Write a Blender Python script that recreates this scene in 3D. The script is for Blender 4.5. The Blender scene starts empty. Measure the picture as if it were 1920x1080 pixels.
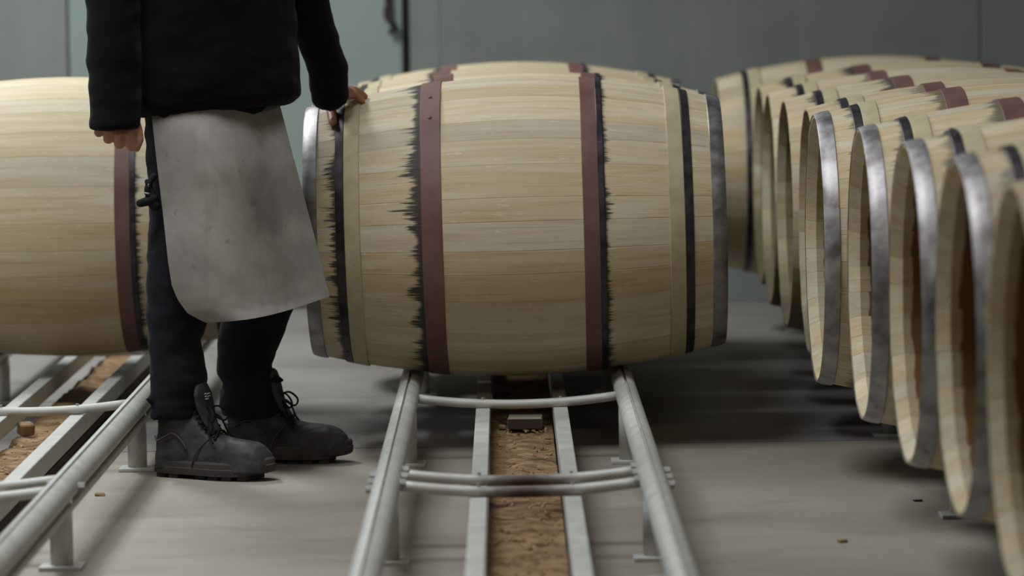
import bpy, bmesh, math, random
from mathutils import Vector, Matrix, noise
rnd = random.Random(7)
PI = math.pi
scene = bpy.context.scene
C = scene.collection

# ------------------------------------------------------------------ camera
F_PX = 7200.0
CAM = Vector((0.0, 0.0, 1.055))
PITCH = math.radians(4.39); YAW = math.radians(0.06); ROLL = math.radians(0.9)
fwd = Vector((math.sin(YAW)*math.cos(PITCH), math.cos(YAW)*math.cos(PITCH), -math.sin(PITCH)))
r0 = fwd.cross(Vector((0, 0, 1))).normalized()
u0 = r0.cross(fwd).normalized()
c_right = r0*math.cos(ROLL) - u0*math.sin(ROLL)
c_up = u0*math.cos(ROLL) + r0*math.sin(ROLL)
cam_data = bpy.data.cameras.new('camera')
cam = bpy.data.objects.new('camera', cam_data); C.objects.link(cam)
m3 = Matrix((c_right, c_up, -fwd)).transposed()
cam.matrix_world = Matrix.Translation(CAM) @ m3.to_4x4()
cam_data.sensor_width = 36.0
cam_data.lens = F_PX/1920*36.0
cam_data.clip_end = 200
cam_data.dof.use_dof = True
cam_data.dof.focus_distance = 8.35
cam_data.dof.aperture_fstop = 3.4
scene.camera = cam

def at(x, y, Y):
    """world point seen at photo pixel (x, y) at depth Y"""
    d = fwd*F_PX + c_right*(x-960) - c_up*(y-540)
    return CAM + d*((Y-CAM.y)/d.y)
def on_z(x, y, z=0.0):
    d = fwd*F_PX + c_right*(x-960) - c_up*(y-540)
    return CAM + d*((z-CAM.z)/d.z)

# ------------------------------------------------------------------ world, light, exposure
world = bpy.data.worlds.new('world'); scene.world = world
world.use_nodes = True
bg = world.node_tree.nodes['Background']
bg.inputs[0].default_value = (0.80, 0.88, 0.92, 1)
bg.inputs[1].default_value = 0.05
scene.view_settings.view_transform = 'Standard'
scene.view_settings.look = 'None'
scene.view_settings.gamma = 1
scene.view_settings.use_curve_mapping = False
scene.view_settings.exposure = 0.0

def area(name, loc, target, sx, sy, power, col, spread=180):
    l = bpy.data.lights.new(name, 'AREA'); l.shape = 'RECTANGLE'; l.size = sx; l.size_y = sy
    l.energy = power; l.color = col; l.spread = math.radians(spread)
    o = bpy.data.objects.new(name, l); C.objects.link(o)
    o.location = loc
    o.rotation_euler = (Vector(target)-Vector(loc)).to_track_quat('-Z', 'Y').to_euler()
    return o
# long rows of ceiling tubes running across the hall, and a daylight opening on the left
area('ceiling_tube_row', (-1.6, 6.9, 4.6), (-1.5, 7.5, 0), 2.4, 2.0, 84, (0.91, 0.965, 1.0), 116)
area('rear_tube_row', (-1.9, 10.9, 3.2), (-1.3, 10.9, 0), 1.6, 0.6, 105, (0.93, 0.99, 1.0))
area('daylight_opening', (-7.0, 7.5, 2.6), (0, 9.0, 0.9), 3.0, 2.6, 70, (0.82, 0.92, 1.0))
area('front_warm_fill', (0.8, 2.0, 3.8), (0.3, 8.0, 0.4), 2.5, 0.6, 32, (1.0, 0.84, 0.62))  # added warm fill from the camera side, not an actual lamp of the hall

# ------------------------------------------------------------------ material helpers
def srgb(r, g, b):
    f = lambda c: (c/255/12.92) if c/255 <= .04045 else ((c/255+.055)/1.055)**2.4
    return (f(r), f(g), f(b), 1)
class NT:
    def __init__(s, name):
        s.m = bpy.data.materials.new(name); s.m.use_nodes = True
        s.t = s.m.node_tree; s.n = s.t.nodes; s.b = s.n['Principled BSDF']
    def add(s, typ, **kw):
        n = s.n.new(typ)
        for k, v in kw.items(): setattr(n, k, v)
        return n
    def link(s, a, b): s.t.links.new(a, b)
    def coord(s, out='Object'):
        return s.add('ShaderNodeTexCoord').outputs[out]
    def mapping(s, src, scale=(1, 1, 1), loc=(0, 0, 0)):
        n = s.add('ShaderNodeMapping'); s.link(src, n.inputs[0])
        n.inputs['Scale'].default_value = scale; n.inputs['Location'].default_value = loc
        return n.outputs[0]
    def noise(s, src, scale=5, detail=4, rough=.55, dist=0):
        n = s.add('ShaderNodeTexNoise'); s.link(src, n.inputs['Vector'])
        n.inputs['Scale'].default_value = scale; n.inputs['Detail'].default_value = detail
        n.inputs['Roughness'].default_value = rough; n.inputs['Distortion'].default_value = dist
        return n.outputs['Fac']
    def ramp(s, src, stops):
        n = s.add('ShaderNodeValToRGB'); s.link(src, n.inputs[0])
        e = n.color_ramp.elements
        while len(e) < len(stops): e.new(.5)
        for i, (p, c) in enumerate(stops):
            e[i].position = p; e[i].color = c if len(c) == 4 else (*c, 1)
        return n.outputs[0]
    def math(s, op, a, b=None, c=None, clamp=False):
        n = s.add('ShaderNodeMath', operation=op, use_clamp=clamp)
        for i, v in enumerate((a, b, c)):
            if v is None: continue
            if isinstance(v, (int, float)): n.inputs[i].default_value = v
            else: s.link(v, n.inputs[i])
        return n.outputs[0]
    def mix(s, fac, a, b, blend='MIX'):
        n = s.add('ShaderNodeMix', data_type='RGBA', blend_type=blend)
        for k, v in ((0, fac), (6, a), (7, b)):
            if isinstance(v, (int, float)): n.inputs[k].default_value = v
            elif isinstance(v, tuple): n.inputs[k].default_value = v
            else: s.link(v, n.inputs[k])
        return n.outputs[2]
    def smooth(s, v, a, b):
        n = s.add('ShaderNodeMapRange', interpolation_type='SMOOTHSTEP'); s.link(v, n.inputs[0])
        n.inputs[1].default_value = a; n.inputs[2].default_value = b
        return n.outputs[0]
    def bump(s, h, strength=.3, dist=.002):
        n = s.add('ShaderNodeBump'); s.link(h, n.inputs['Height'])
        n.inputs['Strength'].default_value = strength; n.inputs['Distance'].default_value = dist
        s.link(n.outputs[0], s.b.inputs['Normal'])
    def set(s, col=None, rough=.6, metal=0, spec=.5):
        if isinstance(col, tuple): s.b.inputs['Base Color'].default_value = col
        elif col is not None: s.link(col, s.b.inputs['Base Color'])
        if isinstance(rough, (int, float)): s.b.inputs['Roughness'].default_value = rough
        else: s.link(rough, s.b.inputs['Roughness'])
        s.b.inputs['Metallic'].default_value = metal
        s.b.inputs['Specular IOR Level'].default_value = spec
        return s.m

M = {}
def rand_coord(t, out='Object', k=37.0):
    co = t.coord(out); oi = t.add('ShaderNodeObjectInfo')
    sc = t.add('ShaderNodeVectorMath', operation='SCALE'); sc.inputs[0].default_value = (k, k*.7, k*1.3)
    t.link(oi.outputs['Random'], sc.inputs['Scale'])
    ad = t.add('ShaderNodeVectorMath', operation='ADD'); t.link(co, ad.inputs[0]); t.link(sc.outputs[0], ad.inputs[1])
    return co, ad.outputs[0], oi.outputs['Random']

def oak(name, inner):
    t = NT(name); co, rc, r = rand_coord(t)
    sep = t.add('ShaderNodeSeparateXYZ'); t.link(co, sep.inputs[0])
    ax = t.math('ABSOLUTE', sep.outputs[0])
    fine = t.noise(t.mapping(rc, (5, 260, 60)), 1, 5, .65)
    broad = t.noise(t.mapping(rc, (2.2, 38, 20)), 1, 3, .5, .4)
    base = t.ramp(broad, [(.3, srgb(196, 173, 132)), (.52, srgb(206, 188, 153)), (.72, srgb(213, 200, 172))])
    base = t.mix(t.math('MULTIPLY', t.smooth(fine, .50, .74), .42), base, srgb(150, 118, 74))
    # pale medullary flecks
    fl = t.noise(t.mapping(rc, (26, 150, 60)), 1, 2, .4, 1.2)
    base = t.mix(t.math('MULTIPLY', t.smooth(fl, .66, .72), .4), base, srgb(236, 224, 196))
    hs = t.add('ShaderNodeHueSaturation'); t.link(base, hs.inputs['Color'])
    t.link(t.math('MULTIPLY_ADD', r, .20, .88), hs.inputs['Value'])
    t.link(t.math('MULTIPLY_ADD', t.math('FRACT', t.math('MULTIPLY', r, 7.3)), .28, .78), hs.inputs['Saturation'])
    col = hs.outputs[0]
    if inner:
        wob = t.noise(t.mapping(rc, (4, 14, 14)), 1, 2)
        edge = t.math('ADD', ax, t.math('MULTIPLY', wob, .020))
        col = t.mix(t.smooth(edge, .449, .453), srgb(126, 92, 56), col)
        t.bump(fine, .25, .001)
        return t.set(col, .75, 0, .25)
    # iron stains that bleed from the outer edge of the dark hoops along the grain
    rag = t.noise(t.mapping(rc, (3, 520, 40)), 1, 4, .7)
    rag2 = t.noise(t.mapping(rc, (9, 130, 40)), 1, 3, .6)
    blot = t.noise(t.mapping(rc, (1.5, 16, 16)), 1, 2, .5)
    oc = t.add('ShaderNodeObjectInfo'); sp = t.add('ShaderNodeSeparateColor'); t.link(oc.outputs['Color'], sp.inputs[0])
    left = t.math('LESS_THAN', sep.outputs[0], 0)
    reach = t.math('MULTIPLY', t.smooth(blot, .30, .68), t.math('ADD', t.math('MULTIPLY', t.smooth(rag, .35, .75), .7), t.math('MULTIPLY', t.smooth(rag2, .38, .72), .6)))
    amt = t.math('MULTIPLY_ADD', left, .55, .45)
    for a0, w, b0 in ((.205, .062, .010), (.396, .046, .005)):
        d = t.math('SUBTRACT', t.math('SUBTRACT', ax, a0), t.math('MULTIPLY', left, .008))
        inside = t.smooth(d, -.04, -.02)
        q = t.math('SUBTRACT', t.math('MULTIPLY', t.math('MULTIPLY_ADD', reach, w, b0), amt), d)
        mk = t.math('MULTIPLY', inside, t.smooth(q, -.003, .010))
        col = t.mix(t.math('MULTIPLY', t.math('MULTIPLY', mk, .93), sp.outputs[0]), col, srgb(38, 30, 36))
    t.bump(fine, .35, .0012)
    return t.set(col, .62, 0, .3)
M['oak'] = oak('oak_stave', False)
M['oak_in'] = oak('oak_toasted_inside', True)

def metal(name, c1, c2, rough, met, sc=14, bumpy=.2, scratch=None):
    t = NT(name); co, rc, r = rand_coord(t)
    n = t.noise(rc, sc, 5, .6)
    col = t.ramp(n, [(.35, c1), (.65, c2)])
    if scratch:
        s2 = t.noise(t.mapping(rc, (30, 90, 90)), 1, 4, .7)
        col = t.mix(t.math('MULTIPLY', t.smooth(s2, .66, .74), .55), col, scratch)
    rg = t.math('MULTIPLY_ADD', n, .35, rough-.15)
    t.bump(n, bumpy, .001)
    return t.set(col, rg, met, .4)
M['red'] = metal('hoop_red_oxide_paint', srgb(104, 72, 66), srgb(124, 92, 85), .55, 0, 9, .15, srgb(168, 140, 130))
M['dark'] = metal('hoop_dark_steel', srgb(52, 44, 48), srgb(84, 74, 78), .42, .55, 22, .2, srgb(120, 112, 112))
M['chime'] = metal('hoop_raw_steel', srgb(132, 124, 124), srgb(182, 178, 178), .46, .85, 20, .12)
M['galv'] = metal('rack_galvanised', srgb(182, 180, 173), srgb(198, 196, 188), .55, .2, 18, .03, srgb(120, 116, 110))
t = NT('rack_galvanised_rusty_middle'); co = t.coord()
n = t.noise(co, 18, 4, .6); sx = t.add('ShaderNodeSeparateXYZ'); t.link(co, sx.inputs[0])
k = t.math('ADD', t.math('ABSOLUTE', t.math('ADD', sx.outputs[0], -.012)), t.math('MULTIPLY', t.math('SUBTRACT', n, .5), .10))
low = t.smooth(sx.outputs[1], .004, -.006)
mk = t.math('MULTIPLY', t.smooth(k, .13, .015), t.math('MULTIPLY_ADD', low, .85, .1))
M['rusty'] = t.set(t.mix(mk, t.ramp(n, [(.35, srgb(182, 180, 173)), (.65, srgb(198, 196, 188))]), srgb(58, 36, 26)), .55, .2, .4)
M['boltm'] = metal('bolt_zinc', srgb(150, 150, 148), srgb(180, 180, 176), .45, .5, 30)
t = NT('hoop_pale_wood'); co, rc, r = rand_coord(t)
n = t.noise(rc, 30, 4, .6)
col = t.ramp(n, [(.3, srgb(176, 164, 130)), (.7, srgb(196, 184, 151))])
sp = t.noise(rc, 55, 2, .5)
M['pale'] = t.set(t.mix(t.smooth(sp, .74, .78), col, srgb(90, 76, 56)), .6, 0, .3)

def concrete(name, a, b, dark):
    t = NT(name); co = t.coord('Object')
    n1 = t.noise(co, 1.6, 6, .6, .3); n2 = t.noise(co, 40, 4, .7)
    n3 = t.noise(t.mapping(co, (1.3, 2.6, 1)), 1.1, 5, .62, .6)
    col = t.ramp(n1, [(.3, a), (.7, b)])
    col = t.mix(t.math('MULTIPLY', t.smooth(n3, .48, .75), .5), col, dark)
    col = t.mix(t.math('MULTIPLY', n2, .22), col, dark)
    t.bump(n2, .15, .002)
    rg = t.math('MULTIPLY_ADD', n3, .3, .42)
    return t.set(col, rg, 0, .4)
M['floor_near'] = concrete('floor_concrete_warm', srgb(146, 138, 126), srgb(163, 155, 142), srgb(112, 101, 90))
M['floor_far'] = concrete('floor_concrete_grey', srgb(140, 133, 128), srgb(158, 152, 146), srgb(92, 84, 82))

def wallmat(name, a, b, streak):
    t = NT(name); co = t.coord('Object')
    n1 = t.noise(t.mapping(co, (6, 6, .35)), 1, 4, .6); n2 = t.noise(co, 3, 4, .6)
    col = t.ramp(n2, [(.3, a), (.7, b)])
    col = t.mix(t.math('MULTIPLY', t.smooth(n1, .45, .7), streak), col, srgb(150, 152, 148))
    return t.set(col, .55, 0, .35)
M['wall'] = wallmat('wall_paint_grey_green', srgb(124, 128, 124), srgb(136, 139, 135), .3)
M['door'] = wallmat('door_paint_green', srgb(140, 152, 146), srgb(148, 160, 153), .1)
t = NT('seam_dark_rubber'); M['seam'] = t.set(srgb(52, 48, 48), .7)

# ------------------------------------------------------------------ mesh helpers
def link(name, me, parent=None, mats=()):
    for m in mats:
        me.materials.append(m)
    o = bpy.data.objects.new(name, me); C.objects.link(o)
    if parent: o.parent = parent
    return o
def tag(o, label, cat, group=None):
    o['label'] = label; o['category'] = cat
    if group: o['group'] = group
    return o
def empty(name, loc, rot=(0, 0, 0)):
    o = bpy.data.objects.new(name, None); C.objects.link(o)
    o.location = loc; o.rotation_euler = rot; o.empty_display_size = .1
    return o
def pydata(name, v, f, smooth=False):
    me = bpy.data.meshes.new(name); me.from_pydata([tuple(p) for p in v], [], f); me.update()
    bm = bmesh.new(); bm.from_mesh(me); bmesh.ops.recalc_face_normals(bm, faces=bm.faces); bm.to_mesh(me); bm.free()
    if smooth:
        for p in me.polygons: p.use_smooth = True
    return me
def box_mesh(name, x0, x1, y0, y1, z0, z1, bev=0):
    bm = bmesh.new(); bmesh.ops.create_cube(bm, size=1)
    for v in bm.verts:
        v.co = Vector(((x0+x1)/2+v.co.x*(x1-x0), (y0+y1)/2+v.co.y*(y1-y0), (z0+z1)/2+v.co.z*(z1-z0)))
    if bev: bmesh.ops.bevel(bm, geom=bm.edges[:], offset=bev, segments=2, affect='EDGES', profile=.5)
    me = bpy.data.meshes.new(name); bm.to_mesh(me); bm.free(); return me
def tube(points, radii, segs=12, caps=True, squash=None):
    """verts, faces of a tube along points; radii number, or (a, b) pairs with `squash` = side axis"""
    pts = [Vector(p) for p in points]; n = len(pts); V = []; Fc = []
    prev = None
    for i, p in enumerate(pts):
        tdir = (pts[min(i+1, n-1)]-pts[max(i-1, 0)]).normalized()
        if squash is not None:
            a = squash - tdir*squash.dot(tdir)
            if a.length < 1e-5: a = tdir.orthogonal()
            a.normalize()
        elif prev is None: a = tdir.orthogonal().normalized()
        else:
            a = prev - tdir*prev.dot(tdir); a.normalize()
        prev = a; b = tdir.cross(a)
        r = radii[i] if isinstance(radii, (list, tuple)) else radii
        ra, rb = r if isinstance(r, tuple) else (r, r)
        for k in range(segs):
            th = 2*PI*k/segs
            V.append(p + a*(ra*math.cos(th)) + b*(rb*math.sin(th)))
    for i in range(n-1):
        for k in range(segs):
            Fc.append((i*segs+k, i*segs+(k+1) % segs, (i+1)*segs+(k+1) % segs, (i+1)*segs+k))
    if caps:
        Fc.append(tuple(range(segs-1, -1, -1))); Fc.append(tuple((n-1)*segs+k for k in range(segs)))
    return V, Fc
def joined(*vfs):
    V = []; Fc = []
    for v, f in vfs:
        o = len(V); V += list(v); Fc += [tuple(i+o for i in q) for q in f]
    return V, Fc
def capsule(points, radii, segs=12):
    """tube with rounded ends"""
    pts = [Vector(p) for p in points]; rr = list(radii) if isinstance(radii, (list, tuple)) else [radii]*len(pts)
    d0 = (pts[0]-pts[1]).normalized(); d1 = (pts[-1]-pts[-2]).normalized()
    P = [pts[0]+d0*rr[0]*k for k in (.98, .8, .45)] + pts + [pts[-1]+d1*rr[-1]*k for k in (.45, .8, .98)]
    R = [rr[0]*k for k in (.18, .6, .9)] + rr + [rr[-1]*k for k in (.9, .6, .18)]
    return tube(P, R, segs)
def catmull(pts, per=4):
    pts = [Vector(p) for p in pts]; out = []
    for i in range(len(pts)-1):
        p0 = pts[max(i-1, 0)]; p1 = pts[i]; p2 = pts[i+1]; p3 = pts[min(i+2, len(pts)-1)]
        for k in range(per):
            s = k/per
            out.append(.5*((2*p1)+(p2-p0)*s+(2*p0-5*p1+4*p2-p3)*s*s+(3*p1-p0-3*p2+p3)*s**3))
    out.append(pts[-1]); return out
def remeshed(name, vf, voxel, smooth_it=4, wrinkle=None):
    """one continuous surface from overlapping solids"""
    cen = sum((Vector(p) for p in vf[0]), Vector())/len(vf[0])
    me = pydata('tmp', [Vector(p)-cen for p in vf[0]], vf[1])
    sc = bpy.data.scenes.new('scratch')
    o = bpy.data.objects.new('tmp', me); sc.collection.objects.link(o)
    m = o.modifiers.new('r', 'REMESH'); m.mode = 'VOXEL'; m.voxel_size = voxel
    s = o.modifiers.new('s', 'SMOOTH'); s.iterations = smooth_it; s.factor = .5
    vl = sc.view_layers[0]; vl.update(); dg = vl.depsgraph
    out = bpy.data.meshes.new_from_object(o.evaluated_get(dg)); out.name = name
    bpy.data.objects.remove(o); bpy.data.meshes.remove(me); bpy.data.scenes.remove(sc)
    out.transform(Matrix.Translation(cen))
    if wrinkle:
        out.update()
        nor = [v.normal.copy() for v in out.vertices]; pos = [v.co.copy() for v in out.vertices]
        flat = []
        for p, n in zip(pos, nor): flat.extend(p+n*wrinkle(p))
        out.vertices.foreach_set('co', flat)
    for p in out.polygons: p.use_smooth = True
    out.update(); return out

# ------------------------------------------------------------------ the setting: floor and wall
WY = 13.0
JY = 8.925
prof = [(0.5, 0), (JY-.004, 0), (JY-.003, -.006), (JY+.003, -.006), (JY+.004, 0), (WY+.3, 0)]
V = []; Fc = []
for y, z in prof: V += [(-9, y, z), (9, y, z)]
for i in range(len(prof)-1): Fc.append((2*i, 2*i+1, 2*i+3, 2*i+2))
me = pydata('floor', V, Fc)
fl = link('floor', me, None, (M['floor_near'], M['floor_far'], M['seam']))
for i, p in enumerate(me.polygons): p.material_index = 0 if i == 0 else (1 if i == 4 else 2)
fl['kind'] = 'structure'

wall = link('wall_back', box_mesh('wall_back', -9, 9, WY+.02, WY+.2, 0, 5.2), None, (M['seam'],)); wall['kind'] = 'structure'
edges = [(-9, -5.4), (-5.39, -3.45), (-3.44, -1.475), (-.215, 1.608), (1.612, 3.9), (3.91, 9)]
for a, b in edges:
    link('wall_panel', box_mesh('wall_panel', a, b, WY, WY+.03, 0, 5.2, .004), wall, (M['wall'],))
link('wall_panel', box_mesh('wall_panel', -.318, -.2162, WY-.001, WY+.03, 0, 5.2, .0005), wall, (M['wall'],))
door = link('door_1', box_mesh('door_1', -1.468, -.342, WY-.012, WY+.03, 0.01, 3.4, .006), None, (M['door'],)); door['kind'] = 'structure'
# hanging latch bar with hooked end on the door
p = at(732, 40, WY-.03)
hv = joined(tube([(p.x-.008, WY-.03, z) for z in (1.9, 1.5, 1.02)], .010, 8),
            capsule(catmull([(p.x-.008, WY-.03, 1.03), (p.x-.012, WY-.034, .985), (p.x+.004, WY-.036, .965), (p.x+.012, WY-.036, .945), (p.x+.002, WY-.034, .932)], 3), .011, 8))
link('door_latch', pydata('door_latch', *hv, smooth=True), door, (M['dark'],))

# ------------------------------------------------------------------ barrels
RT = .172            # top of the rack rails
BL, BR, BH = .962, .3510, .287        # length, bilge radius, head radius
HALF = BL/2
def rad(a): return BR-(BR-BH)*(abs(a)/HALF)**1.9
AX = 18
def stave_mesh(deg):
    th = math.radians(deg)/2; g = .0002
    V = []; Fc = []
    xs = [-HALF+BL*i/AX for i in range(AX+1)]
    xs = [-HALF, -HALF+.022] + xs[1:-1] + [HALF-.022, HALF]
    rings = []
    for x in xs:
        ro = rad(x); e = HALF-abs(x)
        ri = ro-.026 if e > .01 else ro-.005
        out = []
        dth = g/ro; ch = .0014/ro
        for s, dr in ((-th+dth, -.0004), (-th+dth+ch, 0), (-th/3, 0), (th/3, 0), (th-dth-ch, 0), (th-dth, -.0004)):
            out.append((x, -math.sin(s)*(ro+dr), math.cos(s)*(ro+dr)))
        for s in (th-dth, 0, -th+dth):
            out.append((x, -math.sin(s)*ri, math.cos(s)*ri))
        rings.append(len(V)); V += out
    n = 9; mi = []
    for i in range(len(xs)-1):
        for k in range(n):
            a = rings[i]+k; b = rings[i]+(k+1) % n
            Fc.append((a, b, b+n, a+n)); mi.append(1 if k in (6, 7) else 0)
    Fc.append(tuple(range(n-1, -1, -1))); Fc.append(tuple(rings[-1]+k for k in range(n))); mi += [0, 0]
    me = bpy.data.meshes.new('stave'); me.from_pydata(V, [], Fc); me.update()
    me.materials.append(M['oak']); me.materials.append(M['oak_in'])
    for p, m in zip(me.polygons, mi): p.material_index = m
    bm = bmesh.new(); bm.from_mesh(me); bmesh.ops.recalc_face_normals(bm, faces=bm.faces); bm.to_mesh(me); bm.free()
    for p in me.polygons: p.use_smooth = True
    me.set_sharp_from_angle(angle=math.radians(10))
    return me
STAVE = {d: stave_mesh(d) for d in (9, 11, 13, 15)}
def hoop_mesh(a0, a1, thick, mat, flare=0.0, seam=True):
    N = 72; V = []; Fc = []
    # profile: inner edge, outer edge with slight bevel, back
    r_a, r_b = rad(a0), rad(a1)
    b = min(.0012, thick*.4); s = 1 if a1 > a0 else -1
    pr = [(a0, r_a+.0003), (a0, r_a+thick-b), (a0+s*b, r_a+thick), ((a0+a1)/2, rad((a0+a1)/2)+thick+flare), (a1-s*b, r_b+thick), (a1, r_b+thick-b), (a1, r_b+.0003)]
    n = len(pr)
    for i in range(N):
        th = 2*PI*i/N; lift = .0022 if seam and i < 5 else 0
        for x, r in pr: V.append((x, math.sin(th)*(r+lift*(r > rad(x)+.001)), math.cos(th)*(r+lift*(r > rad(x)+.001))))
    for i in range(N):
        j = (i+1) % N
        for k in range(n-1): Fc.append((i*n+k, j*n+k, j*n+k+1, i*n+k+1))
        Fc.append((i*n+n-1, j*n+n-1, j*n, i*n))
    me = pydata('hoop', V, Fc, True); me.materials.append(mat)
    me.set_sharp_from_angle(angle=math.radians(30)); return me
def rivet_mesh():
    bm = bmesh.new(); bmesh.ops.create_uvsphere(bm, u_segments=8, v_segments=5, radius=.005)
    for v in bm.verts: v.co.z *= .5
    me = bpy.data.meshes.new('rivet'); bm.to_mesh(me); bm.free()
    for p in me.polygons: p.use_smooth = True
    return me
RIV = {k: rivet_mesh() for k in ('red', 'dark', 'chime')}
for k, me in RIV.items(): me.materials.append(M[k])
HOOPS = {}
for side in (-1, 1):
    HOOPS['chime', side] = hoop_mesh(side*.483, side*.450, .0032, M['chime'], .0012)
    HOOPS['quarter', side] = hoop_mesh(side*.407, side*.388, .0032, M['dark'])
    HOOPS['pale', side] = hoop_mesh(side*.3875, side*.352, .0036, M['pale'], .0006)
    o_ = .008 if side < 0 else 0
    HOOPS['bilge', side] = hoop_mesh(side*(.203+o_), side*(.156+o_), .003, M['red'])
    HOOPS['edge', side] = hoop_mesh(side*.206, side*.192, .0044, M['dark'], 0, False)
LAB = {'chime': 'raw steel end hoop', 'quarter': 'dark steel hoop', 'pale': 'pale beige hoop', 'bilge': 'red-brown painted hoop', 'edge': 'narrow dark steel hoop'}
def barrel(x, y, axis_z, spin, label, group, yaw=0, tilt=0, chime=(1, 1), edge=(0, 1), seed=0, rivets=True, quarter=(1, 1), stain=1.0):
    R = random.Random(seed)
    root = empty('barrel', (x, y, axis_z-BR), (0, math.radians(tilt), math.radians(yaw)))
    tag(root, label, 'barrel', group)
    seq = []
    while True:
        seq = [R.choice((9, 11, 11, 13, 13, 15)) for _ in range(30)]
        tot = 0; out = []
        for d in seq:
            if 360-tot-d < 9 and 360-tot-d != 0: break
            out.append(d); tot += d
            if tot == 360: break
        rest = 360-tot
        if rest == 0: break
        if rest in (9, 11, 13, 15): out.append(rest); break
    th = spin
    for d in out:
        o = bpy.data.objects.new('stave', STAVE[d]); C.objects.link(o); o.parent = root
        o.color = (stain, 1, 1, 1); o.location = (R.uniform(-.0006, .0006), 0, BR); o.rotation_euler = (math.radians(th+d/2), 0, 0); th += d
    for side, i in ((-1, 0), (1, 1)):
        for key in ('chime', 'quarter', 'pale', 'bilge', 'edge'):
            if key == 'chime' and not chime[i]: continue
            if key == 'edge' and not edge[i]: continue
            if key == 'quarter' and not quarter[i]: continue
            o = bpy.data.objects.new('hoop', HOOPS[key, side]); C.objects.link(o); o.parent = root
            o.location = (0, 0, BR); rx = R.uniform(0, 360); o.rotation_euler = (math.radians(rx), 0, 0)
            o['label'] = LAB[key]
            if rivets and key in ('chime', 'bilge', 'quarter'):
                a = {'chime': .466, 'bilge': .180 if side > 0 else .188, 'quarter': .396}[key]*side
                r = rad(a)+.0055
                for tt in (.06, .30):
                    rv = bpy.data.objects.new('rivet', RIV[{'chime': 'chime', 'bilge': 'red', 'quarter': 'dark'}[key]]); C.objects.link(rv)
                    rv.parent = o; rv.location = (a, math.sin(tt)*r, math.cos(tt)*r); rv.rotation_euler = (-tt, 0, 0)
    return root
def rest(x, cx, half, top=RT):     # axis height of a barrel resting on both rails
    return top+max(rad(cx-half-x), rad(cx+half-x))+.0005
AZ = rest(.026, .017, .248)
G1 = 'new oak barrels on the middle rack'
barrel(.026, 9.01, AZ+.003, 4, 'large pale oak barrel under the worker\'s hand, at the front of the middle rack', G1, yaw=-.6, tilt=-.8, seed=3)
for k, (dx, yw, lb) in enumerate(((.012, .3, 'oak barrel directly behind the front barrel of the middle rack, only its top showing'),
                                  (-.004, -.4, 'oak barrel third from the front on the middle rack, top edge showing'),
                                  (.004, .2, 'hindmost oak barrel of the middle rack, its blurred top against the grey wall'))):
    barrel(.022+dx, 9.01+.706*(k+1), rest(.022+dx, .017, .248), 17*k+9, lb, G1, yaw=yw, seed=20+k)
barrel(-1.115, 9.68, rest(-1.115, -1.086, .248)+.002, 40, 'pale oak barrel on the left rack, partly hidden behind the worker', 'barrel on the left rack', seed=31, edge=(0, 1), yaw=.5)
row = [  # rim x, depth, chime hoop, label
    (.716, 5.440, 0, 'nearest oak barrel of the right row, cut off by the right picture edge'),
    (.724, 6.186, 1, 'oak barrel second from the front in the right row, blurred steel end hoop'),
    (.716, 6.892, 1, 'oak barrel third from the front in the right row, wide open end with steel hoop'),
    (.700, 7.598, 1, 'oak barrel fourth from the front in the right row, steel end hoop and toasted inside'),
    (.668, 8.304, 1, 'oak barrel fifth in the right row, standing out furthest left with sharp steel end hoop'),
    (.706, 9.010, 0, 'oak barrel sixth in the right row, open end without hoop just behind a steel hoop'),
    (.704, 9.716, 0, 'oak barrel seventh in the right row, hoopless open end'),
    (.712, 10.422, 0, 'oak barrel eighth in the right row, hoopless open end seen small'),
    (.735, 11.128, 0, 'oak barrel ninth in the right row, a narrow sliver of its end showing'),
    (.650, 11.834, 0, 'farthest oak barrel of the right row, jutting out left beside the grey wall')]
for k, (rx, yy, ch, lb) in enumerate(row):
    barrel(rx+HALF, yy, rest(rx+HALF, 1.195, .30, RT*.936), 23*k, lb, 'row of open oak barrels on the right', chime=(ch, 1), seed=50+k, edge=(0, 0), yaw=rnd.uniform(-.4, .4), stain=.12 if k == 9 else rnd.uniform(.55, 1))

# ------------------------------------------------------------------ racks
RR = .026            # rail radius
def rail_mesh(y0, y1):
    """pipe with a narrow slot along its top and a flat bar under it"""
    pr = []
    N = 20; slot = math.radians(7)
    for i in range(N+1):
        th = slot + (2*PI-2*slot)*i/N
        pr.append((math.sin(th)*RR, RT-RR+math.cos(th)*RR))
    pr += [(-math.sin(slot)*RR, RT-.009), (math.sin(slot)*RR, RT-.009)]
    n = len(pr)
    ys = [y0, y1]
    V = [(x, y, z) for y in ys for x, z in pr]
    Fc = [(k, (k+1) % n, n+(k+1) % n, n+k) for k in range(n)]
    Fc += [tuple(range(n-1, -1, -1)), tuple(range(n, 2*n))]
    me = pydata('rail', V, Fc, True); me.set_sharp_from_angle(angle=math.radians(40)); return me
def post_mesh():
    return pydata('post', *tube([(0, 0, 0.006), (0, 0, RT-RR)], .0215, 20), smooth=False)
POST = post_mesh(); POST.materials.append(M['galv'])
for p in POST.polygons: p.use_smooth = len(p.vertices) == 4
PLATE = box_mesh('base_plate', -.040, .040, -.036, .036, 0, .008, .0015); PLATE.materials.append(M['galv'])
def bar_mesh(half):
    P = []
    for i in range(17):
        s = -1+2*i/16
        P.append((s*half, 0, RT-RR-.004-.016*(1-s*s)))
    return pydata('cross_bar', *tube(P, .0105, 12), smooth=True)
bm = bmesh.new(); bmesh.ops.create_cone(bm, cap_ends=True, segments=6, radius1=.009, radius2=.009, depth=.016)
BOLT = bpy.data.meshes.new('bolt'); bm.to_mesh(BOLT); bm.free(); BOLT.materials.append(M['boltm'])

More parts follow.
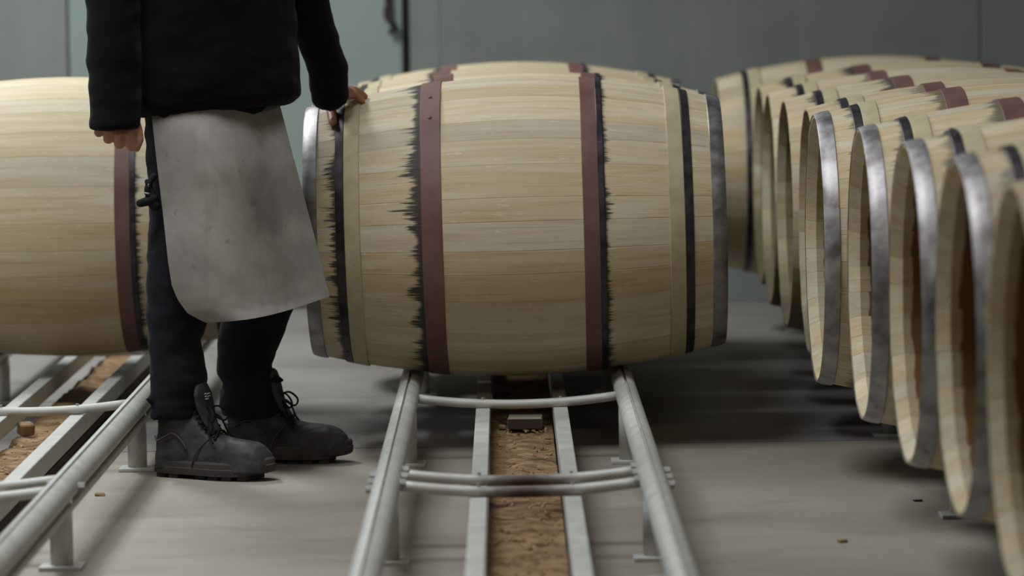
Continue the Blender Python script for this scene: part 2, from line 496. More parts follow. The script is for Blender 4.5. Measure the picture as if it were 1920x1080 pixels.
def bark_mat():
    t = NT('tray_bark_debris'); co = t.coord('Object')
    n1 = t.noise(t.mapping(co, (14, 30, 14)), 1, 6, .7, .4); n2 = t.noise(co, 4.0, 4, .6); n3 = t.noise(co, 90, 3, .6)
    col = t.ramp(n1, [(.30, srgb(92, 68, 48)), (.5, srgb(142, 114, 82)), (.68, srgb(176, 152, 116))])
    col = t.mix(t.smooth(n2, .56, .70), col, srgb(62, 42, 34))
    col = t.mix(t.math('MULTIPLY', n3, .3), col, srgb(96, 72, 52))
    t.bump(n1, .9, .006)
    return t.set(col, .85, 0, .2)
M['bark'] = bark_mat()
M['chip'] = metal('wood_chip', srgb(120, 92, 62), srgb(168, 140, 104), .8, 0, 20, .3)
t = NT('wood_block_grey'); n = t.noise(t.mapping(t.coord(), (8, 60, 60)), 1, 4)
M['block'] = t.set(t.ramp(n, [(.3, srgb(150, 142, 124)), (.7, srgb(172, 164, 146))]), .7)
t = NT('wood_dark_brown'); M['dark_wood'] = t.set(srgb(66, 52, 44), .8)

TZ = .064
def chip_vf(rr, cx, cy, z, s):
    a = rr.uniform(0, PI); l = s*rr.uniform(.6, 1.3); w = s*rr.uniform(.25, .6); h = s*rr.uniform(.12, .3)
    ca, sa = math.cos(a), math.sin(a); tl = rr.uniform(-.25, .25)
    V = []
    for dz in (0, h):
        for u, v in ((-l, -w*.7), (l*.8, -w), (l, w*.8), (-l*.7, w)):
            k = .8 if dz else 1
            V.append((cx+(u*ca-v*sa)*k/2, cy+(u*sa+v*ca)*k/2, z+dz+abs(u+l)*abs(tl)*.5))
    return V, [(3, 2, 1, 0), (4, 5, 6, 7), (0, 1, 5, 4), (1, 2, 6, 5), (2, 3, 7, 6), (3, 0, 4, 7)]

def rack(cx, half, y0, y1, posts, bars, label, group, beam=(-.089, .089), bolts=(), seed=1):
    root = empty('barrel_rack', (cx, (y0+y1)/2, 0)); tag(root, label, 'rack', group)
    oy = -(y0+y1)/2
    rm = rail_mesh(y0+oy, y1+oy); rm.materials.append(M['galv'])
    bm_ = bar_mesh(half-RR*.8); bm_.materials.append(M['galv'])
    strip = box_mesh('rail_strip', -.015, .015, y0+oy, y1+oy, RT-2*RR-.010, RT-2*RR+.003, .002); strip.materials.append(M['galv'])
    for s in (-1, 1):
        o = link('rail', rm, root); o.location = (s*half, 0, 0)
        q = link('rail_strip', strip, o); q.location = (s*.010 if s > 0 else -.010, 0, 0)
        for py in posts:
            o = link('post', POST, root); o.location = (s*half, py+oy, 0)
            link('base_plate', PLATE, o)
        for by in bolts:
            o = link('bolt', BOLT, root); o.location = (s*(half+RR+.004), by+oy, RT-RR-.002); o.rotation_euler = (0, PI/2, 0)
            o = link('bolt', BOLT, root); o.location = (s*(half-RR-.002), by+oy+.03, RT-RR+.004); o.rotation_euler = (0, PI/2, 0)
    br_ = bm_.copy(); br_.materials.clear(); br_.materials.append(M['rusty'])
    for by in bars:
        link('cross_bar', br_ if seed == 3 and 7 < by < 7.5 else bm_, root).location = (0, by+oy, 0)
        for b in beam:
            o = link('bolt', BOLT, root); o.location = (b, by+oy, RT-RR-.008); o.scale = (.45, .45, .6)
    bz = RT-RR-.004-.016-.0105+.003
    bmesh_ = box_mesh('beam', -.016, .016, y0+oy, y1+oy, bz-.042, bz, .002); bmesh_.materials.append(M['galv'])
    for b in beam: link('beam', bmesh_, root).location = (b, 0, 0)
    # tray floor between the beams, covered with bark crumbs
    rr = random.Random(seed); nx, ny = 9, 220; V = []; Fc = []
    xa, xb = beam[0]+.017, beam[1]-.017
    for j in range(ny+1):
        for i in range(nx+1):
            x = xa+(xb-xa)*i/nx; y = y0+oy+(y1-y0)*j/ny
            V.append((x, y, TZ-.012+.010*noise.noise(Vector((x*22, y*9, seed)))+.006*noise.noise(Vector((x*60, y*40, seed)))))
    for j in range(ny):
        for i in range(nx):
            a = j*(nx+1)+i; Fc.append((a, a+1, a+nx+2, a+nx+1))
    tm = pydata('debris_tray', V, Fc, True); tm.materials.append(M['bark'])
    tr = link('debris_tray', tm, root)
    link('tray_board', box_mesh('tray_board', xa, xb, y0+oy, y1+oy, TZ-.040, TZ-.024), root, (M['dark_wood'],))
    vfs = [chip_vf(rr, rr.uniform(xa+.01, xb-.01), rr.uniform(y0+oy+.3, min(y1, 9.2)+oy), TZ-.012, rr.uniform(.006, .018)) for _ in range(520)]
    cm = pydata('wood_crumbs', *joined(*vfs)); cm.materials.append(M['chip'])
    o = link('wood_crumbs', cm, root); o['kind'] = 'stuff'
    return root
CX = .017; HW = .248
Y0, Y1 = 4.3, 12.4
PY = [5.27, 7.09, 8.57, 10.05, 11.5]
BY = [5.9, 7.12, 7.29, 8.66, 10.1, 11.5]
rack(CX, HW, Y0, Y1, PY, BY, 'galvanised steel barrel rack in the middle with bowed cross bars and debris tray', 'steel barrel racks', beam=(-.078, .098), bolts=(7.06, 7.16, 7.26), seed=3)
rack(-1.086, HW, Y0, Y1, PY, BY, 'galvanised steel barrel rack on the left behind the worker\'s boots', 'steel barrel racks', beam=(-.068, .106), bolts=(7.16,), seed=5)
r3 = rack(1.195, .30, Y0, Y1, [5.3, 7.60, 9.0, 10.4, 11.8], [5.6, 7.5, 9.0, 10.4], 'steel barrel rack under the right row of barrels', 'steel barrel racks', seed=8)
r3.scale.z = .936

# loose things lying on the trays and the floor
def chip_obj(name, p, size, mat, rot=0, tilt=0):
    bm = bmesh.new(); bmesh.ops.create_cube(bm, size=1)
    for v in bm.verts:
        v.co = Vector((v.co.x*size[0], v.co.y*size[1], (v.co.z+.5)*size[2]))
        v.co += Vector((rnd.uniform(-.12, .12)*size[0], rnd.uniform(-.12, .12)*size[1], 0 if v.co.z < .001 else rnd.uniform(-.15, .15)*size[2]))
    bmesh.ops.bevel(bm, geom=bm.edges[:], offset=min(size)*.12, segments=1, affect='EDGES')
    me = bpy.data.meshes.new(name); bm.to_mesh(me); bm.free(); me.materials.append(mat)
    o = bpy.data.objects.new(name, me); C.objects.link(o); o.location = p; o.rotation_euler = (tilt, 0, rot); return o
q = on_z(985, 803, TZ-.004)
blk = link('wood_block', box_mesh('wood_block', -.039, .039, -.045, .045, 0, .024, .002), None, (M['block'], M['dark_wood']))
for p in blk.data.polygons:
    if abs(p.normal.y) > .8: p.material_index = 1  # front and back faces take the darker brown
blk.location = (q.x, q.y+.045, TZ-.006); blk.rotation_euler = (0, 0, -.04)
tag(blk, 'flat wooden block lying in the tray of the middle rack', 'block')
q = on_z(942, 800, TZ-.004)
tag(chip_obj('wood_chip', (q.x, q.y, TZ-.008), (.014, .03, .008), M['chip'], .1), 'small pale wood chip beside the wooden block in the tray', 'wood chip')
q = on_z(50, 812, TZ-.004)
tag(chip_obj('wood_chip', (q.x, q.y, TZ-.008), (.036, .03, .026), M['chip'], .5, .2), 'upright brown wood chip in the tray of the left rack', 'wood chip')
q = on_z(187, 929, 0)
tag(chip_obj('wood_chip', (q.x, q.y, 0), (.020, .03, .005), M['chip'], .1), 'small square wood chip on the floor beside the left rack', 'wood chip')
q = on_z(160, 862, 0)
tag(chip_obj('wood_chip', (q.x, q.y, 0), (.030, .02, .004), M['block'], .1), 'pale flat splinter on the floor between left rack posts', 'wood chip')
q = on_z(1580, 1017, 0)
tag(chip_obj('wood_chip', (q.x, q.y, 0), (.016, .012, .005), M['chip'], .4), 'tiny chip on the bare floor in the right foreground', 'wood chip')
q = on_z(1722, 940, 0)
tag(chip_obj('wood_chip', (q.x, q.y, 0), (.018, .012, .004), M['dark_wood'], .1), 'tiny dark chip on the floor near the right rack post', 'wood chip')

# ------------------------------------------------------------------ the worker
def cloth(name, a, b, rough, sc, bumpd, sheen=.3):
    t = NT(name); co = t.coord('Object')
    n = t.noise(co, sc, 4, .6); w = t.noise(co, 900, 2, .5)
    t.bump(t.math('ADD', n, t.math('MULTIPLY', w, .3)), .35, bumpd)
    m = t.set(t.ramp(n, [(.3, a), (.7, b)]), rough, 0, .15)
    t.b.inputs['Sheen Weight'].default_value = sheen*.15; return m
M['jacket'] = cloth('jacket_black_fleece', srgb(8, 7, 8), srgb(12, 10, 12), .95, 10, .004)
M['trouser'] = cloth('trousers_black_blue', srgb(17, 16, 20), srgb(28, 28, 34), .9, 14, .004)
t = NT('apron_grey_leather'); co = t.coord()
n1 = t.noise(co, 5, 5, .6, .5); n2 = t.noise(t.mapping(co, (30, 30, 4)), 1, 4, .6); n3 = t.noise(co, 26, 3, .6)
col = t.ramp(n1, [(.36, srgb(122, 115, 109)), (.64, srgb(158, 153, 146))])
col = t.mix(t.math('MULTIPLY', t.smooth(n2, .5, .75), .35), col, srgb(118, 110, 104))
col = t.mix(t.math('MULTIPLY', t.smooth(n3, .64, .74), .5), col, srgb(88, 80, 76))
t.bump(n3, .12, .002)
M['apron'] = t.set(col, .62, 0, .35)
t = NT('skin'); co = t.coord(); n = t.noise(co, 45, 4, .6)
M['skin'] = t.set(t.ramp(n, [(.3, srgb(152, 104, 84)), (.7, srgb(184, 138, 114))]), .5, 0, .4)
t.b.inputs['Subsurface Weight'].default_value = .08; t.b.inputs['Subsurface Radius'].default_value = (.01, .004, .002)
t = NT('nail'); M['nail'] = t.set(srgb(186, 150, 132), .35)
M['boot'] = cloth('boot_black_leather', srgb(42, 41, 44), srgb(76, 73, 74), .52, 18, .002, 0)
M['sole'] = cloth('boot_sole_rubber', srgb(58, 53, 52), srgb(78, 72, 69), .75, 20, .002, 0)
t = NT('lace_black'); M['lace'] = t.set(srgb(17, 16, 17), .75, 0, .25)
t = NT('label_print'); M['print'] = t.set(srgb(190, 186, 184), .6)
t = NT('hair_dark'); M['hair'] = t.set(srgb(30, 24, 20), .6)

TC = Vector((-.655, 8.56, 0))
ps = math.radians(55)
dF = Vector((math.cos(ps), -math.sin(ps), 0)); dL = Vector((math.sin(ps), math.cos(ps), 0))
def ringloft(rows, segs=28, p=2.3):
    """rows: centre, half width along dL, half depth along dF"""
    V = []; Fc = []
    for c, w, d in rows:
        for k in range(segs):
            th = 2*PI*k/segs; cc, ss = math.cos(th), math.sin(th)
            V.append(Vector(c)+dL*(w*math.copysign(abs(cc)**(2/p), cc))+dF*(d*math.copysign(abs(ss)**(2/p), ss)))
    n = len(rows)
    for i in range(n-1):
        for k in range(segs):
            Fc.append((i*segs+k, i*segs+(k+1) % segs, (i+1)*segs+(k+1) % segs, (i+1)*segs+k))
    Fc.append(tuple(range(segs-1, -1, -1))); Fc.append(tuple((n-1)*segs+k for k in range(segs)))
    return V, Fc
def pxrings(rows, segs=24):
    """rows: left x, right x, pixel y, depth, half depth -> horizontal elliptical rings"""
    V = []; Fc = []
    for xl, xr, y, Y, hd in rows:
        a, b = at(xl, y, Y), at(xr, y, Y); c = (a+b)/2; w = (b-a).length/2
        for k in range(segs):
            th = 2*PI*k/segs
            V.append(c+Vector((w*math.cos(th), hd*math.sin(th), 0)))
    n = len(rows)
    for i in range(n-1):
        for k in range(segs):
            Fc.append((i*segs+k, i*segs+(k+1) % segs, (i+1)*segs+(k+1) % segs, (i+1)*segs+k))
    Fc.append(tuple(range(segs-1, -1, -1))); Fc.append(tuple((n-1)*segs+k for k in range(segs)))
    return V, Fc
DR, DL_ = 8.45, 8.70        # depth of the right and of the left leg
sh_r = TC-dL*.185+Vector((0, 0, 1.385)); sh_l = TC+dL*.185+Vector((0, 0, 1.385))
el_r = at(206, 20, 8.41); wr_r = at(216, 205, 8.39)
el_l = at(568, -10, 8.74); wr_l = at(630, 172, 8.86)

# body: skin surface; head, neck, trunk, limbs in one, hands finer
head_c = TC+Vector((0, 0, 1.66))+dF*.03
def ell(c, rx, ry, rz, ax=None, seg=20):
    V = []; Fc = []
    for i in range(seg//2+1):
        ph = PI*i/(seg//2)
        for k in range(seg):
            th = 2*PI*k/seg
            V.append(Vector(c)+dF*(rx*math.sin(ph)*math.cos(th))+dL*(ry*math.sin(ph)*math.sin(th))+Vector((0, 0, rz*math.cos(ph))))
    for i in range(seg//2):
        for k in range(seg): Fc.append((i*seg+k, (i+1)*seg+k, (i+1)*seg+(k+1) % seg, i*seg+(k+1) % seg))
    return V, Fc
trunk = ringloft([(TC+Vector((0, 0, z)), w, d) for z, w, d in ((.80, .11, .07), (.90, .13, .085), (1.05, .14, .095), (1.2, .155, .10), (1.36, .18, .10), (1.44, .15, .075), (1.48, .06, .06))])
hd = [trunk, tube([TC+Vector((0, 0, 1.40)), TC+Vector((0, 0, 1.50)), head_c+Vector((0, 0, -.05))], [.065, .056, .058], 16),
      ell(head_c+Vector((0, 0, .02)), .096, .076, .105), ell(head_c+dF*.025+Vector((0, 0, -.06)), .062, .056, .065),
      capsule([head_c+dF*.088+Vector((0, 0, .02)), head_c+dF*.108+Vector((0, 0, -.025))], [.008, .014], 10),
      capsule([head_c+dF*.083-dL*.02+Vector((0, 0, -.062)), head_c+dF*.086+Vector((0, 0, -.06)), head_c+dF*.083+dL*.02+Vector((0, 0, -.062))], .009, 8)]
for s in (-1, 1):
    hd.append(ell(head_c+dL*(.078*s)-dF*.005+Vector((0, 0, -.01)), .018, .009, .032, seg=12))
    hip = TC+dL*(.085*s)+Vector((0, 0, .88))
    k_ = at(331 if s < 0 else 478, 560, DR if s < 0 else DL_); an = at(336 if s < 0 else 470, 790, DR+.01 if s < 0 else DL_)
    hd.append(capsule([hip, (hip+k_)/2, k_, (k_*.65+an*.35), an], [.060, .055, .045, .04, .030], 14))
hd.append(capsule([sh_r, el_r, (el_r+wr_r)/2, wr_r], [.045, .042, .038, .028], 12))
hd.append(capsule([sh_l, el_l, (el_l+wr_l)/2, wr_l], [.045, .042, .038, .028], 12))
body = remeshed('person', joined(*hd), .010, 3)

def fistpts():
    """right hand hanging half closed, back of the hand to the viewer"""
    Y = 8.365; L = []
    L.append(tube([wr_r, at(217, 222, Y+.012), at(217, 243, Y+.006)], [(.028, .020), (.040, .019), (.043, .017)], 16, squash=Vector((1, 0, 0))))
    for (mx, my), (px, py), r in (((243, 238), (247, 274), .0128), ((225, 238), (224, 270), .0122), ((206, 236), (203, 261), .0114), ((190, 234), (185, 249), .0104)):
        a = at(mx, my, Y+.004); b = at(px, py, Y-.004)
        c = b+Vector((.002, .026, .010)); d = c+Vector((.001, .010, .026))
        L.append(capsule([a, (a*.5+b*.5)+Vector((0, -.003, 0)), b, c, d], [r*1.02, r, r*1.04, r*.95, r*.88], 12))
    t0 = at(250, 225, Y+.02)
    L.append(capsule([t0, at(258, 245, Y+.012), at(261, 262, Y+.006), at(256, 278, Y+.004)], [.014, .0115, .0105, .0085], 12))
    return joined(*L)
HAND_L = {}
BC = Vector((.026, 9.01, AZ))
def on_barrel(x, y, lift):
    """point on the front barrel's outside under the given photo pixel, lifted by `lift`"""
    for i in range(400):
        Y = 8.6+i*.0015; p = at(x, y, Y); a = p.x-BC.x
        if abs(a) > HALF: continue
        rr = math.hypot(p.y-BC.y, p.z-(AZ-.0140*a*-1.0))
        if rr <= rad(a)+.004+lift: return p
    return None
def reachpts():
    """left hand resting on the barrel: thumb down the front, fingers over the top"""
    L = []; top = lambda a, ang, lift: Vector((BC.x+a, BC.y-math.sin(ang)*(rad(a)+.004+lift), AZ+.014*a+math.cos(ang)*(rad(a)+.004+lift)))
    # knuckle row sits above the barrel shoulder
    k1 = at(651, 175, 8.895); k2 = at(648, 170, 8.925); k3 = at(644, 168, 8.95); k4 = at(638, 170, 8.97)
    L.append(tube([wr_l, wr_l.lerp((k1+k4)/2, .5), (k1+k4)/2], [(.026, .020), (.034, .019), (.040, .016)], 16, squash=(k4-k1).normalized()))
    for k, (a, ang), r in ((k1, (-.357, .30), .0100), (k2, (-.352, .20), .0100), (k3, (-.362, .11), .0096), (k4, (-.378, .04), .0086)):
        tip = top(a, ang, r*.62)
        mid = k.lerp(tip, .5)+Vector((.001, -.002, .006))
        L.append(capsule([k, mid, k.lerp(tip, .80)+Vector((0, 0, .003)), tip], [r*1.15, r*1.02, r*.92, r*.74], 12))
    tb = on_barrel(624, 229, .007) or top(-.415, .6, .008)
    tm = on_barrel(621, 207, .010) or top(-.418, .5, .010)
    t0 = at(626, 180, tm.y-.004)
    HAND_L['thumb'] = (tm, tb)
    L.append(capsule([wr_l.lerp(t0, .7), t0, tm, tb], [.016, .0140, .0122, .0104], 12))
    return joined(*L)
hr = remeshed('h1', fistpts(), .0022, 2); hl = remeshed('h2', reachpts(), .0022, 2)
bm = bmesh.new()
for me in (body, hr, hl): bm.from_mesh(me)
me = bpy.data.meshes.new('person'); bm.to_mesh(me); bm.free()
for p in me.polygons: p.use_smooth = True
person = link('person', me, None, (M['skin'],))
tag(person, 'worker in black jacket and grey apron standing with one hand on the front barrel', 'person')
# nails
tm, tb = HAND_L['thumb']
dv = (tb-tm).normalized()
nv = ell(tb+Vector((.0, -.0072, .004)), .0035, .0062, .0085, seg=10)
link('fingernail', pydata('fingernail', *nv, smooth=True), person, (M['nail'],))
# hair
hv = ell(head_c+Vector((0, 0, .035))-dF*.012, .099, .083, .102)
link('hair', remeshed('hair', joined(hv, ell(head_c-dF*.035+Vector((0, 0, -.01)), .07, .08, .085)), .008, 2), person, (M['hair'],))
for s in (-1, 1):
    e = ell(head_c+dF*.084+dL*(.031*s)+Vector((0, 0, .018)), .010, .011, .009, seg=10)
    link('eye', pydata('eye', *e, smooth=True), person, (M['nail'],))

# jacket
def wr(k, amp):
    def f(co):
        return amp*(noise.noise(Vector((co.x*k, co.y*k, co.z*k*1.8)))+.5*noise.noise(Vector((co.x*k*2.3, co.y*k*2.3, co.z*k*3.5))))
    return f
hem = .832
def hemdrop(vf):
    V, F_ = vf
    for p in V:
        k = max(0, 1-(p.z-.80)/.12); w = -(p-TC).dot(dL)/.2
        p.z -= .030*k*max(0, w)**1.5 if w > 0 else 0
    return V, F_
jr = [(TC+Vector((.004, 0, .812)), .165, .118), (TC+Vector((.004, 0, .818)), .186, .135), (TC+Vector((.004, 0, .835)), .204, .150), (TC+Vector((.002, 0, .87)), .208, .155), (TC+Vector((0, 0, .95)), .204, .150),
      (TC+Vector((0, 0, 1.05)), .200, .146), (TC+Vector((0, 0, 1.18)), .205, .145), (TC+Vector((0, 0, 1.32)), .215, .135),
      (TC+Vector((0, 0, 1.42)), .19, .11), (TC+Vector((0, 0, 1.48)), .10, .085), (TC+Vector((0, 0, 1.54)), .075, .075)]
sl_r = tube([sh_r+dL*.05+Vector((0, 0, .02)), sh_r, sh_r.lerp(el_r, .5), at(211, -20, 8.400), at(213, 60, 8.390), at(213, 120, 8.385), at(215, 180, 8.380), at(217, 215, 8.375), at(217.5, 240, 8.370), at(217.5, 243, 8.370)],
            [.07, .076, .068, .060, .058, .0585, .0575, .0565, .055, .052], 24)
yoke = capsule([TC-dL*.17+Vector((0, 0, 1.395)), TC-dL*.07+Vector((0, 0, 1.45)), TC+dL*.07+Vector((0, 0, 1.45)), TC+dL*.17+Vector((0, 0, 1.395))], [.080, .075, .075, .080], 20)
sl_l = tube([sh_l-dL*.05+Vector((0, 0, .02)), sh_l, sh_l.lerp(el_l, .5), el_l.lerp(sh_l, .12), el_l, el_l.lerp(wr_l, .25), el_l.lerp(wr_l, .5), el_l.lerp(wr_l, .75), at(616, 163, 8.83), at(620.5, 178, 8.845), at(621.5, 181, 8.85)],
            [.07, .076, .066, .056, .053, .050, .048, .046, .0455, .0455, .0445], 24)
jk = remeshed('jacket', joined(hemdrop(ringloft(jr)), sl_r, sl_l, yoke), .0065, 3, wr(11, .0042))
link('jacket', jk, person, (M['jacket'],))
# trousers
rl = [(272, 400, 205, 8.50, .095), (272, 405, 250, 8.49, .10), (277, 412, 330, 8.48, .098), (280, 405, 400, 8.47, .09), (277, 398, 440, 8.46, .083), (276, 394, 500, DR, .076),
      (274, 392, 545, DR, .072), (274, 393, 590, DR, .070), (276, 388, 612, DR, .068), (278, 377, 636, DR, .064), (279, 381, 662, DR, .062), (280, 388, 695, DR, .062), (281, 391, 714, DR, .062), (283, 386, 728, DR, .06),
      (284, 379, 738, DR, .058), (286, 380, 755, DR, .057), (289, 378, 770, DR, .056), (292, 374, 785, DR, .053)]
ll = [(395, 525, 205, 8.60, .095), (400, 532, 270, 8.62, .10), (402, 540, 360, 8.64, .098), (408, 552, 450, 8.67, .088), (414, 557, 540, DL_, .078), (419, 552, 580, DL_, .074), (412, 541, 606, DL_, .070), (408, 531, 630, DL_, .066),
      (406, 520, 660, DL_, .062), (405, 509, 690, DL_, .060), (407, 516, 702, DL_, .062), (413, 530, 711, DL_, .063), (420, 527, 717, DL_, .06), (416, 521, 724, DL_, .055), (411, 526, 734, DL_, .058), (410, 531, 748, DL_, .060), (412, 533, 762, DL_, .060), (418, 533, 778, DL_, .058)]
pelvis = ringloft([(TC+Vector((0, 0, z)), w, d) for z, w, d in ((.74, .12, .09), (.80, .155, .11), (.88, .165, .115), (.95, .155, .11))])
flick = capsule([at(284, 748, DR-.02), at(277, 752, DR-.03), at(273, 749, DR-.03)], [.010, .007, .003], 8)
flick2 = capsule([at(288, 770, DR-.02), at(286, 784, DR-.03), at(292, 787, DR-.04)], [.010, .007, .005], 8)
fold = capsule([at(505, 703, DL_-.02), at(520, 711, DL_-.03), at(529, 713, DL_-.03)], [.012, .009, .006], 8)
tw = wr(16, .0035)
def twr(co):
    low = max(0, min(1, (.30-co.z)/.25))
    return tw(co)+low*.004*noise.noise(Vector((co.x*8, co.y*8, co.z*70)))
tr = remeshed('trousers', joined(pxrings(rl), pxrings(ll), pelvis, flick, flick2, fold), .006, 2, twr)
link('trousers', tr, person, (M['trouser'],))
# belt loop / strap end hanging at the right hip
st = joined(capsule(catmull([at(290, 330, 8.380), at(279, 345, 8.375), at(276, 362, 8.370), at(286, 372, 8.370)], 3), [.007]*10, 8),
            capsule([at(290, 372, 8.370), at(274, 378, 8.365), at(263, 381, 8.365)], [.0085, .0105, .0095], 10),
            capsule([at(276, 340, 8.380), at(290, 385, 8.375)], [.006, .014], 8))
strap = link('apron_strap', remeshed('apron_strap', st, .0025, 2), person, (M['lace'],))
bk = joined(capsule([at(271, 362, 8.360), at(279, 363, 8.360)], .0018, 6), capsule([at(278.5, 346, 8.364), at(278.5, 349, 8.364)], .0018, 6))
link('buckle', pydata('buckle', *bk, smooth=True), strap, (M['chime'],))

# apron: stiff leather sheet bent round the thighs
def apron_edge(v):      # v 0 top .. 1 bottom: left and right pixel x, y
    L = [(0, 281, 176), (.06, 283, 206), (.25, 294, 305), (.5, 306, 405), (.75, 315, 490), (.86, 322, 535), (.92, 333, 562), (.97, 352, 588), (1, 385, 605)]
    R = [(0, 516, 164), (.06, 523, 190), (.25, 548, 287), (.5, 573, 380), (.75, 597, 471), (.9, 611, 530), (.97, 617, 549), (1, 618, 556)]
    def it(T):
        for (a, x0, y0), (b, x1, y1) in zip(T, T[1:]):
            if v <= b+1e-9:
                s = (v-a)/(b-a); return x0+(x1-x0)*s, y0+(y1-y0)*s
        return T[-1][1:]
    return it(L), it(R)
NU, NV = 28, 48; V = []; Fc = []
for j in range(NV+1):
    v = j/NV; v = 1-(1-v)**1.25
    (xl, yl), (xr, yr) = apron_edge(v)
    for i in range(NU+1):
        u = i/NU
        x = xl+(xr-xl)*u; y = yl+(yr-yl)*u
        if v > .86: y += 13*((v-.86)/.14)*math.sin(PI*u)*(1-.25*u)*(1 if v > .86 else 0)
        Y = 8.395+.085*max(0, 1-v/.34)**2-.060*math.sin(PI*min(1, u*1.15+.08))+.105*u**1.6-.035*v*(1-u*.3)
        Y += .005*math.sin(u*9+v*2)*v
        V.append(at(x, y, Y))
for j in range(NV):
    for i in range(NU):
        a = j*(NU+1)+i; Fc.append((a, a+1, a+NU+2, a+NU+1))
n0 = len(V)
back = [p+Vector((0, .004, 0)) for p in V]
Fb = [tuple(n0+i for i in reversed(f)) for f in Fc]
loop = [i for i in range(NU+1)] + [j*(NU+1)+NU for j in range(1, NV+1)] + [NV*(NU+1)+i for i in range(NU-1, -1, -1)] + [j*(NU+1) for j in range(NV-1, 0, -1)]
Fs = [(loop[k], loop[(k+1) % len(loop)], n0+loop[(k+1) % len(loop)], n0+loop[k]) for k in range(len(loop))]
am = pydata('apron', V+back, Fc+Fb+Fs, True); am.set_sharp_from_angle(angle=math.radians(50))
link('apron', am, person, (M['apron'],))['label'] = 'stiff grey leather apron with a rounded lower corner'

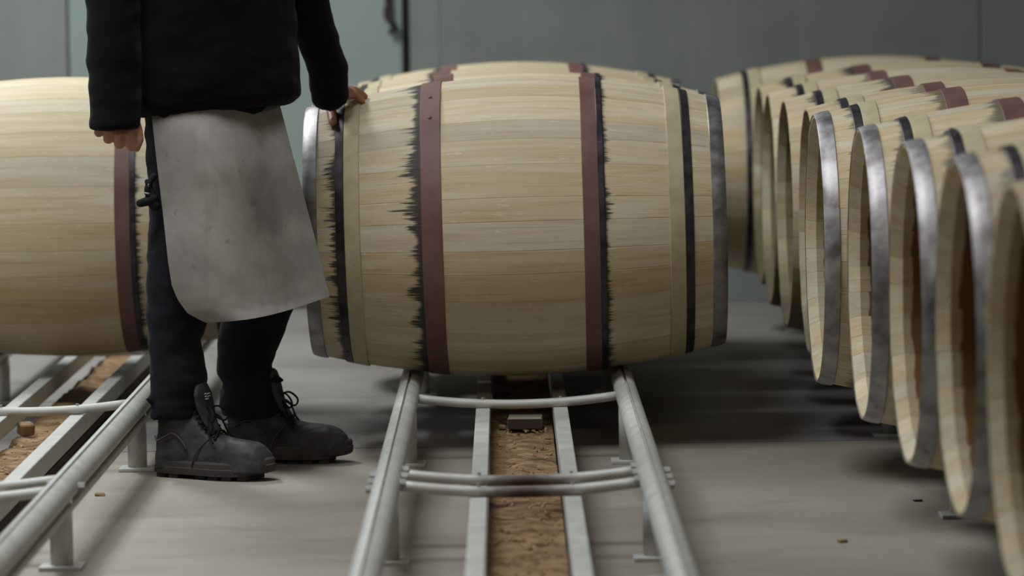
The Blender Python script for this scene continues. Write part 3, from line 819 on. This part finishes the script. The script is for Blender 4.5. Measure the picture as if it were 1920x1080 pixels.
# boots
def boot(heel, ang, L, mark):
    """heel: floor point at the back of the sole; ang: direction of the toe"""
    e = Vector((math.cos(ang), math.sin(ang), 0)); s = Vector((-math.sin(ang), math.cos(ang), 0)); up = Vector((0, 0, 1))
    P = lambda u, v, w: heel+e*u+s*v+up*w
    k = L/.30
    secs = [(.004, .022, .070), (.012, .033, .112), (.03, .038, .140), (.06, .040, .150), (.09, .041, .148), (.115, .042, .134), (.135, .0435, .115), (.16, .046, .097),
            (.19, .050, .090), (.22, .052, .087), (.245, .050, .084), (.265, .043, .076), (.280, .033, .064), (.290, .018, .048)]
    V = []; Fc = []; n = 18
    for u, hw, h in secs:
        for q in range(n):
            th = PI*q/(n-1); c_, s_ = math.cos(th), math.sin(th)
            V.append(P(u*k*1.025, hw*math.copysign(abs(c_)**.72, c_), .018+(h-.018)*abs(s_)**.75))
    for i in range(len(secs)-1):
        for q in range(n-1): Fc.append((i*n+q, i*n+q+1, (i+1)*n+q+1, (i+1)*n+q))
        Fc.append((i*n+n-1, i*n, (i+1)*n, (i+1)*n+n-1))
    Fc.append(tuple(range(n))); Fc.append(tuple((len(secs)-1)*n+q for q in range(n-1, -1, -1)))
    shaft = tube([P(.062*k, 0, .10), P(.060*k, 0, .14), P(.060*k, 0, .185)], [(.056, .040), (.053, .041), (.050, .043)], 20, squash=e)
    up_me = remeshed('boot', joined((V, Fc), shaft), .0035, 3, wr(40, .0012))
    # pad seams
    b = link('boot', up_me, person, (M['boot'],))
    # padded collar, toe seam
    def seam_line(pts, r): return tube(catmull(pts, 4), r, 6)
    sm = []
    for sd in (-1, 1):
        sm.append(seam_line([P(.006*k, .022*sd, .090), P(.022*k, .0385*sd, .082), P(.045*k, .0425*sd, .092), P(.066*k, .0425*sd, .100), P(.088*k, .044*sd, .086), P(.105*k, .0465*sd, .066)], .0022))
        sm.append(seam_line([P(.118*k, .049*sd, .030), P(.128*k, .0465*sd, .058), P(.148*k, .037*sd, .083), P(.165*k, .022*sd, .097)], .0018))
    link('seam', pydata('seam', *joined(*sm), smooth=True), b, (M['sole'],))
    # sole with lugs
    ol = []
    for q in range(40):
        th = 2*PI*q/40; u = .5-.5*math.cos(th)
        w = (.0375+.014*math.sin(PI*min(1, max(0, (u-.25)/.75))**.9*1.0)*(1 if u > .25 else 0)-.004*math.exp(-((u-.42)/.1)**2))
        w *= max(0.0, 1-abs(2*u-1)**3.6)**.5 if u > .5 else max(0.0, 1-abs(2*u-1)**6)**.5
        ol.append((u*(L+.008)-.004, w*1.08*(1 if th <= PI else -1)))
    Vs = []; Fs_ = []; lv = [(.010, 1.0), (.024, 1.03), (.026, 1.0), (.036, 1.0), (.040, .95)]
    for w, g in lv:
        for u, v in ol:
            toe = max(0, u/L-.72); rise = toe*toe*.16
            Vs.append(P((u-L/2)*(.5+.5*g)+L/2, v*g, w+rise))
    m = len(ol)
    for i in range(len(lv)-1):
        for q in range(m): Fs_.append((i*m+q, i*m+(q+1) % m, (i+1)*m+(q+1) % m, (i+1)*m+q))
    Fs_.append(tuple(range(m-1, -1, -1))); Fs_.append(tuple((len(lv)-1)*m+q for q in range(m)))
    parts = [(Vs, Fs_)]
    for i in range(7):
        u = .012+i*.0365
        if i == 2: continue
        hw = (.028, .036, .036, .038, .045, .047, .040)[i]
        toe = max(0, u/L-.72); rise = toe*toe*.16
        vv = [P(uu*k, sv, ww+rise) for ww in (0.0005, .013) for uu, sv in ((u, -hw), (u+.024, -hw), (u+.024, hw), (u, hw))]
        parts.append((vv, [(3, 2, 1, 0), (4, 5, 6, 7), (0, 1, 5, 4), (1, 2, 6, 5), (2, 3, 7, 6), (3, 0, 4, 7)]))
    sme = pydata('sole', *joined(*parts)); link('sole', sme, b, (M['sole'],))
    # tongue
    tg = []
    tq = [(.155, .100), (.137, .128), (.127, .158), (.121, .185), (.117, .206), (.115, .213)]
    tg = tube([P(u*k, 0, w) for u, w in tq], [(.020, .008), (.027, .010), (.035, .011), (.035, .011), (.024, .009), (.010, .005)], 16, squash=s)
    to = link('tongue', remeshed('tongue', tg, .003, 2), b, (M['boot'],))
    # small woven mark on the tongue: pale wavy bars
    mk = []
    if mark:
     for i, (w0, l0) in enumerate(((.186, .011), (.1805, .011), (.175, .006))):
         mk.append(tube([P((.1340+.18*(.186-w0))*k, -.012+l0*2*j/4, w0+.0012*math.sin(j*2.2)) for j in range(5)], .0014, 6))
     link('tongue_mark', pydata('tongue_mark', *joined(*mk), smooth=True), b, (M['print'],))
    # laces
    lc = []
    rws = [(.170, .100), (.156, .110), (.144, .122), (.134, .134), (.126, .146)]
    for i, (u, w) in enumerate(rws):
        for sd in (-1, 1):
            lc.append(tube(catmull([P(u*k, -.028*sd, w-.012), P((u-.003)*k, -.012*sd, w+.003), P((u-.008)*k, .010*sd, w+.006), P((u-.012)*k, .028*sd, w-.002)], 3), .0024, 6))
        for sd in (-1, 1):
            lc.append(ell(P(u*k, -.030*sd, w-.010), .004, .004, .004, seg=8))
    for sd in (-1, 1):
        lc.append(tube(catmull([P(.128*k, 0, .150), P(.150*k, .018*sd, .158), P(.168*k, .030*sd, .140), P(.160*k, .024*sd, .126), P(.135*k, .004*sd, .146)], 5), .0024, 6))
        lc.append(tube(catmull([P(.128*k, 0, .150), P(.150*k, .026*sd, .132), P(.160*k, .040*sd, .100), P(.175*k, .046*sd, .082)], 4), .0022, 6))
    link('lace', pydata('lace', *joined(*lc), smooth=True), b, (M['lace'],))
    return b
def boot_at(ax, ay, D, ang, mark):
    p = at(ax, ay, D); e = Vector((math.cos(ang), math.sin(ang), 0))
    boot(Vector((p.x, D, 0))-e*.06, ang, .292, mark)
boot_at(339, 780, DR, math.radians(-27), True)
boot_at(470, 770, DL_, math.radians(-10), False)
